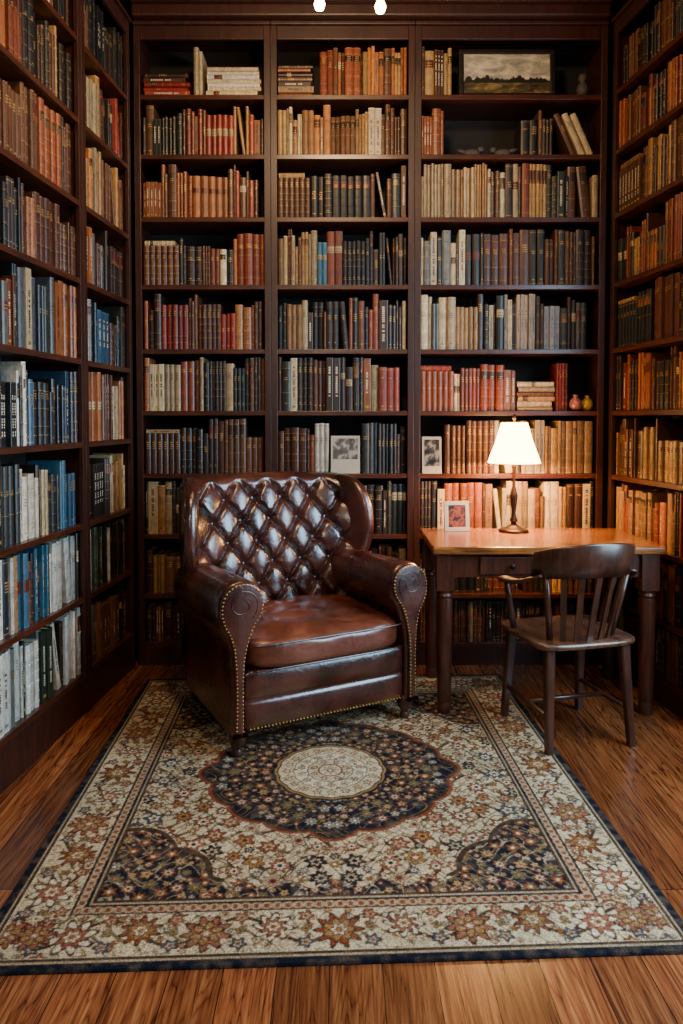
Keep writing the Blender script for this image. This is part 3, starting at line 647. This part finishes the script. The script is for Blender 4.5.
# ---------------------------------------------------------------- armchair
ac=empty('armchair',(-.062,3.120,.0095),math.radians(28),'tufted brown leather wingback armchair with brass nailheads','armchair')
def nailrow(name,pts,yo,parent):
    V=[];Fc=[]
    for (px,pz) in pts:
        b0=len(V)
        for (r_,h_) in ((.0050,-.006),(.0048,.004),(.0036,.0062),(.0018,.0072)):
            for a in range(8): V.append((px+r_*math.cos(a*math.pi/4),yo-h_,pz+r_*math.sin(a*math.pi/4)))
        for l in range(3):
            for a in range(8):
                a2=(a+1)%8; Fc.append((b0+l*8+a,b0+l*8+a2,b0+(l+1)*8+a2,b0+(l+1)*8+a))
        Fc.append(tuple(b0+24+a for a in range(8)))
    return mk(name,V,Fc,M_brass,parent,True)
sblock('seat_base',-.385,.385,.03,.74,.105,.36,14,M_leather,ac,12)
def railf(v):
    x,y,z=v
    if y<.04:
        k=1-(abs(x)/.40)**6
        seam=math.exp(-((z-.226)/.008)**2)
        y-=(.012*math.sin(math.pi*min(1,max(0,(z-.10)/.125)))**.5 if z<.226 else .014*math.sin(math.pi*min(1,(z-.226)/.125))**.5)*max(0,k)-.004*seam
    return (x,y,z)
sblock('front_rail',-.388,.388,-.010,.08,.098,.352,14,M_leather,ac,50,railf)
nailrow('nailhead_trim',[(x,.110) for x in np.linspace(-.365,.365,46)],-.016,ac)
def cush(v):
    x,y,z=v
    if z>.40: z+=.028*(1-(x/.385)**2)*(1-((y-.27)/.33)**2)
    z+= .004*math.sin(x*31+y*9)*(1 if z>.42 else 0)+.003*math.sin(y*37+x*13)*(1 if z>.42 else 0)
    if y<.05: z-=.006*(1-(x/.385)**2)
    return (x,y,z)
sblock('seat_cushion',-.382,.382,-.056,.585,.350,.484,6,M_leather2,ac,34,cush)
for zz in (.362,.466):
    tube('piping',[(x,-.055+.016*(abs(x)/.36)**10,zz-.004) for x in np.linspace(-.36,.36,32)],.0045,M_leather,ac,8)
prof=np.array([(.394,.098),(.392,.12),(.392,.22),(.391,.34),(.380,.44),(.352,.53),(.316,.585),(.304,.645),(.322,.70),(.368,.733),(.424,.736),(.474,.712),(.502,.664),(.507,.605),(.492,.55),(.468,.505),(.452,.43),(.446,.30),(.447,.18),(.449,.12),(.447,.098)])
PP=catmull(prof,5)
FP=offset_poly(PP,.009)
SCX,SCZ=.406,.640
for sg in (1,-1):
    def axA(a,b2,t,sg=sg):
        k=max(0,min(1,(t+.03)/.69)); 
        return (sg*a,t,b2-(.03*k if b2>.5 else 0))
    puffy('arm',PP,-.03,.66,.034,axA,M_leather,ac,dome=.0,fan=False,steps=7)
    ax=lambda a,b2,t,sg=sg:(sg*a,t,b2)
    puffy('arm_panel',FP,-.046,-.018,.010,ax,M_leather,ac,fan=False)
    sc=[]
    for k in range(50):
        t=k/49; a=math.pi*(1.30-2.5*t) ; rr=.070*(1-.66*t); sc.append((sg*(SCX+rr*math.cos(a)),-.0462,SCZ+rr*math.sin(a)))
    tube('scroll_welt',sc,.0024,M_leather,ac,8)
    Q=offset_poly(FP,.006); seg=np.linalg.norm(np.roll(Q,-1,0)-Q,axis=1); tot=seg.sum(); cum=np.concatenate([[0],np.cumsum(seg)]); QQ=np.vstack([Q,Q[:1]])
    nn=int(tot/.016); pts=[]
    for k in range(nn):
        s_=k*tot/nn; j=np.searchsorted(cum,s_,side='right')-1; f=(s_-cum[j])/(seg[j]+1e-9); p=QQ[j]*(1-f)+QQ[j+1]*f
        if p[1]<.115: continue
        pts.append((sg*p[0],p[1]))
    nailrow('nailhead_trim',pts,-.040,ac)
# tufted back
BW=.425; du=.078; dv=.108; Z0=.06
nu,nv=210,250
V=[];Fc=[]
Hh=.66
def backpt(u,s):
    ztop=1.050-.015*(u/BW)**2
    if s<=1:
        t=s; y=.590+.12*t-.03*math.sin(math.pi*t); z=.40+(ztop-.40)*t
        nrm=Vector((0,-1,.22)).normalized()
    elif s<=1.3:
        a=(s-1)/.3*math.pi; R=.045; y=.710+R-R*math.cos(a); z=ztop+R*math.sin(a)*.9; nrm=Vector((0,-math.cos(a),math.sin(a)+.1)).normalized()
    else:
        t=(s-1.3)/.3; y=.800; z=ztop-(ztop-.15)*t; nrm=Vector((0,1,0))
    w_=(abs(u)/BW)**4
    y-=.09*w_*(1 if s<1 else max(0,1-(s-1)*4))
    return Vector((u,y,z)),nrm
for j in range(nv+1):
    s=1.6*j/nv
    for i in range(nu+1):
        u=-BW+2*BW*i/nu
        p,nr=backpt(u,s)
        zz=s*Hh-Z0
        A_=(u/du+zz/dv)/2; B_=(u/du-zz/dv)/2
        sa,sb=abs(math.sin(math.pi*A_)),abs(math.sin(math.pi*B_))
        mn=min(sa,sb)
        crease=math.sin(math.pi/2*min(1,mn*1.7))**.7
        rbt=math.sqrt(sa*sa+sb*sb); pit=math.exp(-(rbt/.50)**2)
        pil=.62*crease+.38*(sa*sb)**.6-.70*pit
        fold=.04*math.sin(7*math.atan2(sb,sa+1e-6)*2+u*30)*math.exp(-((rbt-.7)/.35)**2)
        mask=min(1,max(0,(1.06-s)/.08))*min(1,max(0,(s-.02)/.06))
        disp=.038*(pil+fold)*mask+.032*(1-mask)
        q_=p+nr*(disp-.006)
        if i in (0,nu): q_.y=.76
        V.append(q_)
for j in range(nv):
    for i in range(nu):
        a=j*(nu+1)+i; Fc.append((a,a+1,a+nu+2,a+nu+1))
mk('backrest',V,Fc,M_leather,ac,True)
for a_ in range(-9,10):
    for b_ in range(-9,10):
        u=(a_+b_)*du; zz=(a_-b_)*dv+Z0; s=zz/Hh
        if abs(u)<.375 and .04<s<1.0:
            p,nr=backpt(u,s)
            o=sblock('button',-.012,.012,-.007,.007,-.012,.012,2,M_leather,ac,4); o.location=p-nr*.022
wp=catmull(np.array([(.785,.50),(.795,.80),(.795,1.0),(.775,1.063),(.715,1.092),(.62,1.098),(.53,1.07),(.466,1.0),(.436,.90),(.438,.80),(.462,.71),(.505,.64),(.56,.50)]),5)
for sg in (1,-1):
    def fl_(v,sg=sg):
        x,y,z=v; x+=sg*(max(0,(.70-y))*.24-.006)+sg*0.012*math.sin(max(0,min(1,(z-.6)/.5))*math.pi); return (x,y,z)
    puffy('wing',wp,.372,.438,.031,lambda a,b2,t,sg=sg:(sg*t,a,b2),M_leather,ac,steps=7,dome=.004,fn=fl_)
    tube('wing_piping',[fl_((sg*.437,p[0],p[1])) for p in offset_poly(wp,.026)[8:52]],.0038,M_leather,ac,8)
sblock('back_shell',-.40,.40,.70,.805,.105,.80,10,M_leather,ac,10)
footp=[(.016,0),(.023,.005),(.025,.014),(.018,.026),(.016,.034),(.030,.050),(.037,.07),(.036,.09),(.028,.112)]
for x in(-.412,.412):
    lathe('leg',footp,M_chairw,ac,18,(x,.015,0)); lathe('leg',footp,M_chairw,ac,18,(x*.9,.72,0))
# ---------------------------------------------------------------- desk
DZ=.808; DX0,DX1=.425,1.514; DY0,DY1=3.325,3.925
de=empty('writing_desk',((DX0+DX1)/2,(DY0+DY1)/2,0),0,'wooden writing desk with polished warm brown top','desk')
hw=(DX1-DX0)/2-.002; hd=(DY1-DY0)/2-.002
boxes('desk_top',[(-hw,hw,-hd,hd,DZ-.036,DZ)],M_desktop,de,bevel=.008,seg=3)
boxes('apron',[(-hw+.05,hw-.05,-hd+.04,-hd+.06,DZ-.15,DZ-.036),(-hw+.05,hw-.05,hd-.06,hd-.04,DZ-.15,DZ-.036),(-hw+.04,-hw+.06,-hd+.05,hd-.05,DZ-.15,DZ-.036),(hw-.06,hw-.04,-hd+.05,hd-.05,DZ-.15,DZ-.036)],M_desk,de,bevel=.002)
dr=boxes('drawer',[(-.32,.30,-hd+.028,-hd+.04,DZ-.135,DZ-.05)],M_desk,de,bevel=.005)
for x in(-.17,.15):
    turned('knob',(x,-hd+.028,DZ-.092),(x,-hd+.0,DZ-.092),[(0,.006),(.4,.006),(.6,.014),(.85,.015),(1,.008)],M_bronze,dr)
for sx in(-1,1):
    for sy in(-1,1):
        x=sx*(hw-.062);y=sy*(hd-.062); z0=.0095 if (sx<0 and sy<0) else 0
        V,Fc=boxvf(x-.041,x+.041,y-.041,y+.041,DZ-.21,DZ-.036)
        v2,f2=lathe_vf([(.030,z0),(.033,.015),(.033,.05),(.030,.06),(.033,.07),(.036,.20),(.038,.36),(.038,.54),(.035,.56),(.040,.572),(.036,.584),(.039,DZ-.21)],20,len(V),x,y)
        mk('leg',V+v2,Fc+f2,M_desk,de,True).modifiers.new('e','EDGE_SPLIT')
# lamp
LX,LY=.912,3.80
lm=empty('table_lamp',(LX,LY,DZ+.001),0,'bronze table lamp with glowing cream fabric shade on the desk','lamp')
lathe('base',[(.078,0),(.08,.008),(.066,.016),(.046,.02),(.03,.03),(.016,.04)],M_bronze,lm,32)
lathe('pole',[(.014,.04),(.014,.05),(.022,.06),(.014,.075),(.011,.1),(.018,.16),(.021,.19),(.014,.22),(.009,.24),(.009,.33),(.012,.34),(.012,.375),(.004,.38),(.004,.59),(.009,.595),(.01,.605),(.004,.62)],M_bronze,lm,18)
V=[];Fc=[];sgn=40
for (r_,z_) in ((.138,.365),(.136,.368),(.118,.42),(.097,.475),(.076,.55),(.067,.577),(.064,.577),(.073,.55),(.094,.475),(.115,.42),(.133,.37)):
    for k in range(sgn): V.append((r_*math.cos(2*math.pi*k/sgn),r_*math.sin(2*math.pi*k/sgn),z_))
for l in range(11):
    for k in range(sgn):
        k2=(k+1)%sgn; a=l*sgn;b0=((l+1)%11)*sgn; Fc.append((a+k,a+k2,b0+k2,b0+k))
mk('lamp_shade',V,Fc,M_shade,lm,True)
lathe('bulb',[(.008,.38),(.022,.395),(.03,.42),(.022,.448),(.008,.458)],M_bulb,lm,14)
dp=empty('picture_frame',(.615,3.80,DZ+.001),.1,'small cream picture frame with a colour print on the desk','picture'); dp.rotation_euler=(-.14,0,.12)
boxes('frame',[(-.068,.068,0,.014,0,.022),(-.068,.068,0,.014,.138,.16),(-.068,-.046,0,.014,.022,.138),(.046,.068,0,.014,.022,.138)],M_white,dp,bevel=.002)
boxes('print',[(-.046,.046,.004,.009,.022,.138)],M_photo,dp)
boxes('stand',[(-.012,.012,.012,.05,.0,.006),(-.012,.012,.014,.018,0.0,.1)],M_darkmetal,dp)
# ---------------------------------------------------------------- desk chair
cc=empty('desk_chair',(1.005,3.195,0.0),math.radians(14),'dark wooden desk armchair with wide curved top rail and slats','chair')
cc.scale=(1.06,1.02,1.0)
sp2=catmull(np.array([(-.2,-.19),(0,-.215),(.2,-.19),(.225,-.05),(.225,.1),(.2,.19),(0,.205),(-.2,.19),(-.225,.1),(-.225,-.05)]),5)
def sad(v):
    x,y,z=v
    if z>.455: z-=.014*math.exp(-((abs(x)-.1)/.07)**2)*math.exp(-((y+.02)/.12)**2)+.004
    return (x,y,z)
puffy('seat',sp2,.438,.470,.012,lambda a,b2,t:(a,b2,t),M_seatw,cc,fn=sad)
def sqleg(name,p0,p1,r0,r1):
    V=[]
    for p,r_ in ((p0,r0),(p1,r1)):
        c2=r_*.72
        for (a,b2) in ((-c2,-r_),(c2,-r_),(r_,-c2),(r_,c2),(c2,r_),(-c2,r_),(-r_,c2),(-r_,-c2)): V.append((p[0]+a,p[1]+b2,p[2]))
    Fc=[(k,(k+1)%8,8+(k+1)%8,8+k) for k in range(8)]+[tuple(reversed(range(8))),tuple(range(8,16))]
    return mk(name,V,Fc,M_chairw,cc)
for x in(-1,1):
    for y in(-1,1): sqleg('leg',(x*.185,y*.198,.0095 if x<0 else 0),(x*.168,y*.16,.442),.014,.021)
for x in(-1,1): turned('stretcher',(x*.179,-.18,.155),(x*.179,.18,.155),[(0,.010),(.5,.011),(1,.010)],M_chairw,cc,10)
turned('stretcher',(-.176,0,.155),(.176,0,.155),[(0,.010),(.5,.011),(1,.010)],M_chairw,cc,10)
for x in (-1,1):
    pts=[(x*.205,-.165,.752),(x*.232,-.125,.730),(x*.250,-.08,.713),(x*.262,-.03,.702),(x*.266,.02,.698),(x*.262,.055,.696)]
    tube('arm',[tuple(p) for p in catmull(np.array(pts),4,False)],[.016]*4+[.020]*4+[.024]*4+[.028]*4+[.031]*4+[.024],M_chairw,cc,12,flat=.45)
    turned('arm_post',(x*.205,.07,.462),(x*.262,.030,.695),[(0,.013),(.3,.015),(.6,.012),(1,.010)],M_chairw,cc,10)
V=[];Fc=[];n=26
for k in range(n+1):
    a=math.radians(26+128*k/n); ex=abs(k/n-.5)*2; ztop=.896-.055*ex**2.2; zb=.752-.018*ex
    for (rr,z) in ((.250,zb),(.257,.80),(.260,ztop-.008),(.256,ztop),(.25,ztop),(.244,ztop-.01),(.240,.80),(.234,zb)):
        V.append((-rr*math.cos(a),-rr*math.sin(a)-(z-.7)*.14,z))
for k in range(n):
    for l in range(8):
        l2=(l+1)%8; Fc.append((k*8+l,k*8+l2,(k+1)*8+l2,(k+1)*8+l))
Fc.append(tuple(range(8)));Fc.append(tuple(n*8+l for l in reversed(range(8))))
mk('crest_rail',V,Fc,M_chairw,cc,True)
for k in range(7):
    a=math.radians(40+100*k/6); p0=Vector((-.182*math.cos(a),-.178*math.sin(a),.462)); p1=Vector((-.242*math.cos(a),-.242*math.sin(a)-.007,.764))
    if k in (0,6): turned('back_post',p0,p1,[(0,.014),(.5,.013),(1,.012)],M_chairw,cc,8)
    else:
        tdir=Vector((math.sin(a),-math.cos(a),0)); nd=Vector((math.cos(a),math.sin(a),0)); V=[];w2,t2=.012,.005
        for p in (p0,(p0+p1)/2,p1):
            for (q1,q2) in ((-1,-1),(1,-1),(1,1),(-1,1)): V.append(p+tdir*w2*q1+nd*t2*q2)
        Fc=[(l*4+i,l*4+(i+1)%4,(l+1)*4+(i+1)%4,(l+1)*4+i) for l in range(2) for i in range(4)]+[(3,2,1,0),(8,9,10,11)]
        mk('slat',V,Fc,M_chairw,cc)
# ---------------------------------------------------------------- ceiling light
cl=empty('ceiling_light',(.03,3.15,CH-.001),0,'dark metal ceiling light with warm glowing bulbs','ceiling light')
lathe('canopy',[(.03,-.05),(.055,-.03),(.06,0)],M_darkmetal,cl)
tube('stem',[(0,0,-.02),(0,0,-.44)],.008,M_darkmetal,cl)
bulbs=[(-.125,.03,-.52),(.135,-.03,-.565)]
tube('arm',[(-.125,.03,-.43),(0,0,-.435),(.135,-.03,-.475)],.009,M_darkmetal,cl)
for b_ in bulbs:
    lathe('socket',[(.022,.022),(.022,.08),(.012,.09)],M_darkmetal,cl,14,b_)
    lathe('bulb',[(.005,-.03),(.018,-.022),(.025,-.002),(.018,.018),(.012,.028)],M_bulb,cl,14,b_)
# ---------------------------------------------------------------- lights
def light(name,typ,loc,energy,color,**k):
    l=bpy.data.lights.new(name,typ); l.energy=energy; l.color=color
    for a,v in k.items(): setattr(l,a,v)
    o=bpy.data.objects.new(name,l); o.location=loc; link(o); return o
def aim(o,t): o.rotation_euler=(Vector(t)-Vector(o.location)).to_track_quat('-Z','Y').to_euler()
wc=MR@Vector(((wy0+wy1)/2,.40,(wz0+wz1)/2))
o=light('window_daylight','AREA',wc,200,(.52,.77,1),shape='RECTANGLE',size=1.5,size_y=2.1); aim(o,(-1.4,2.2,.3))
o=light('added_downlight','AREA',(-.1,1.9,3.6),44,(1,.66,.36),shape='DISK',size=.3); aim(o,(0,3.9,2.2))  # extra warm area light added out of view to light the back shelves
o=light('foreground_fill','AREA',(-.2,-.4,2.4),24,(1,.86,.72),shape='DISK',size=.6); aim(o,(0,1.8,.0))  # unseen fill light added behind the camera to brighten the foreground
for b_ in bulbs: light('bulb_light','POINT',(.03+b_[0],3.15+b_[1],CH+b_[2]-.06),13,(1,.62,.30),shadow_soft_size=.03)
light('lamp_bulb_light','POINT',(LX,LY,DZ+.40),150,(1,.48,.15),shadow_soft_size=.035)
w=bpy.data.worlds.new('world'); SC.world=w; w.use_nodes=True
w.node_tree.nodes['Background'].inputs[0].default_value=(.5,.42,.36,1); w.node_tree.nodes['Background'].inputs[1].default_value=.012
# ---------------------------------------------------------------- camera
cam=bpy.data.cameras.new('camera'); cam.sensor_width=36; cam.lens=F/1024*36; cam.shift_y=-(512-445)/1024; cam.clip_start=.05
co_=bpy.data.objects.new('camera',cam); co_.location=(0,0,HZ); co_.rotation_euler=(math.radians(88),0,0); link(co_); SC.camera=co_
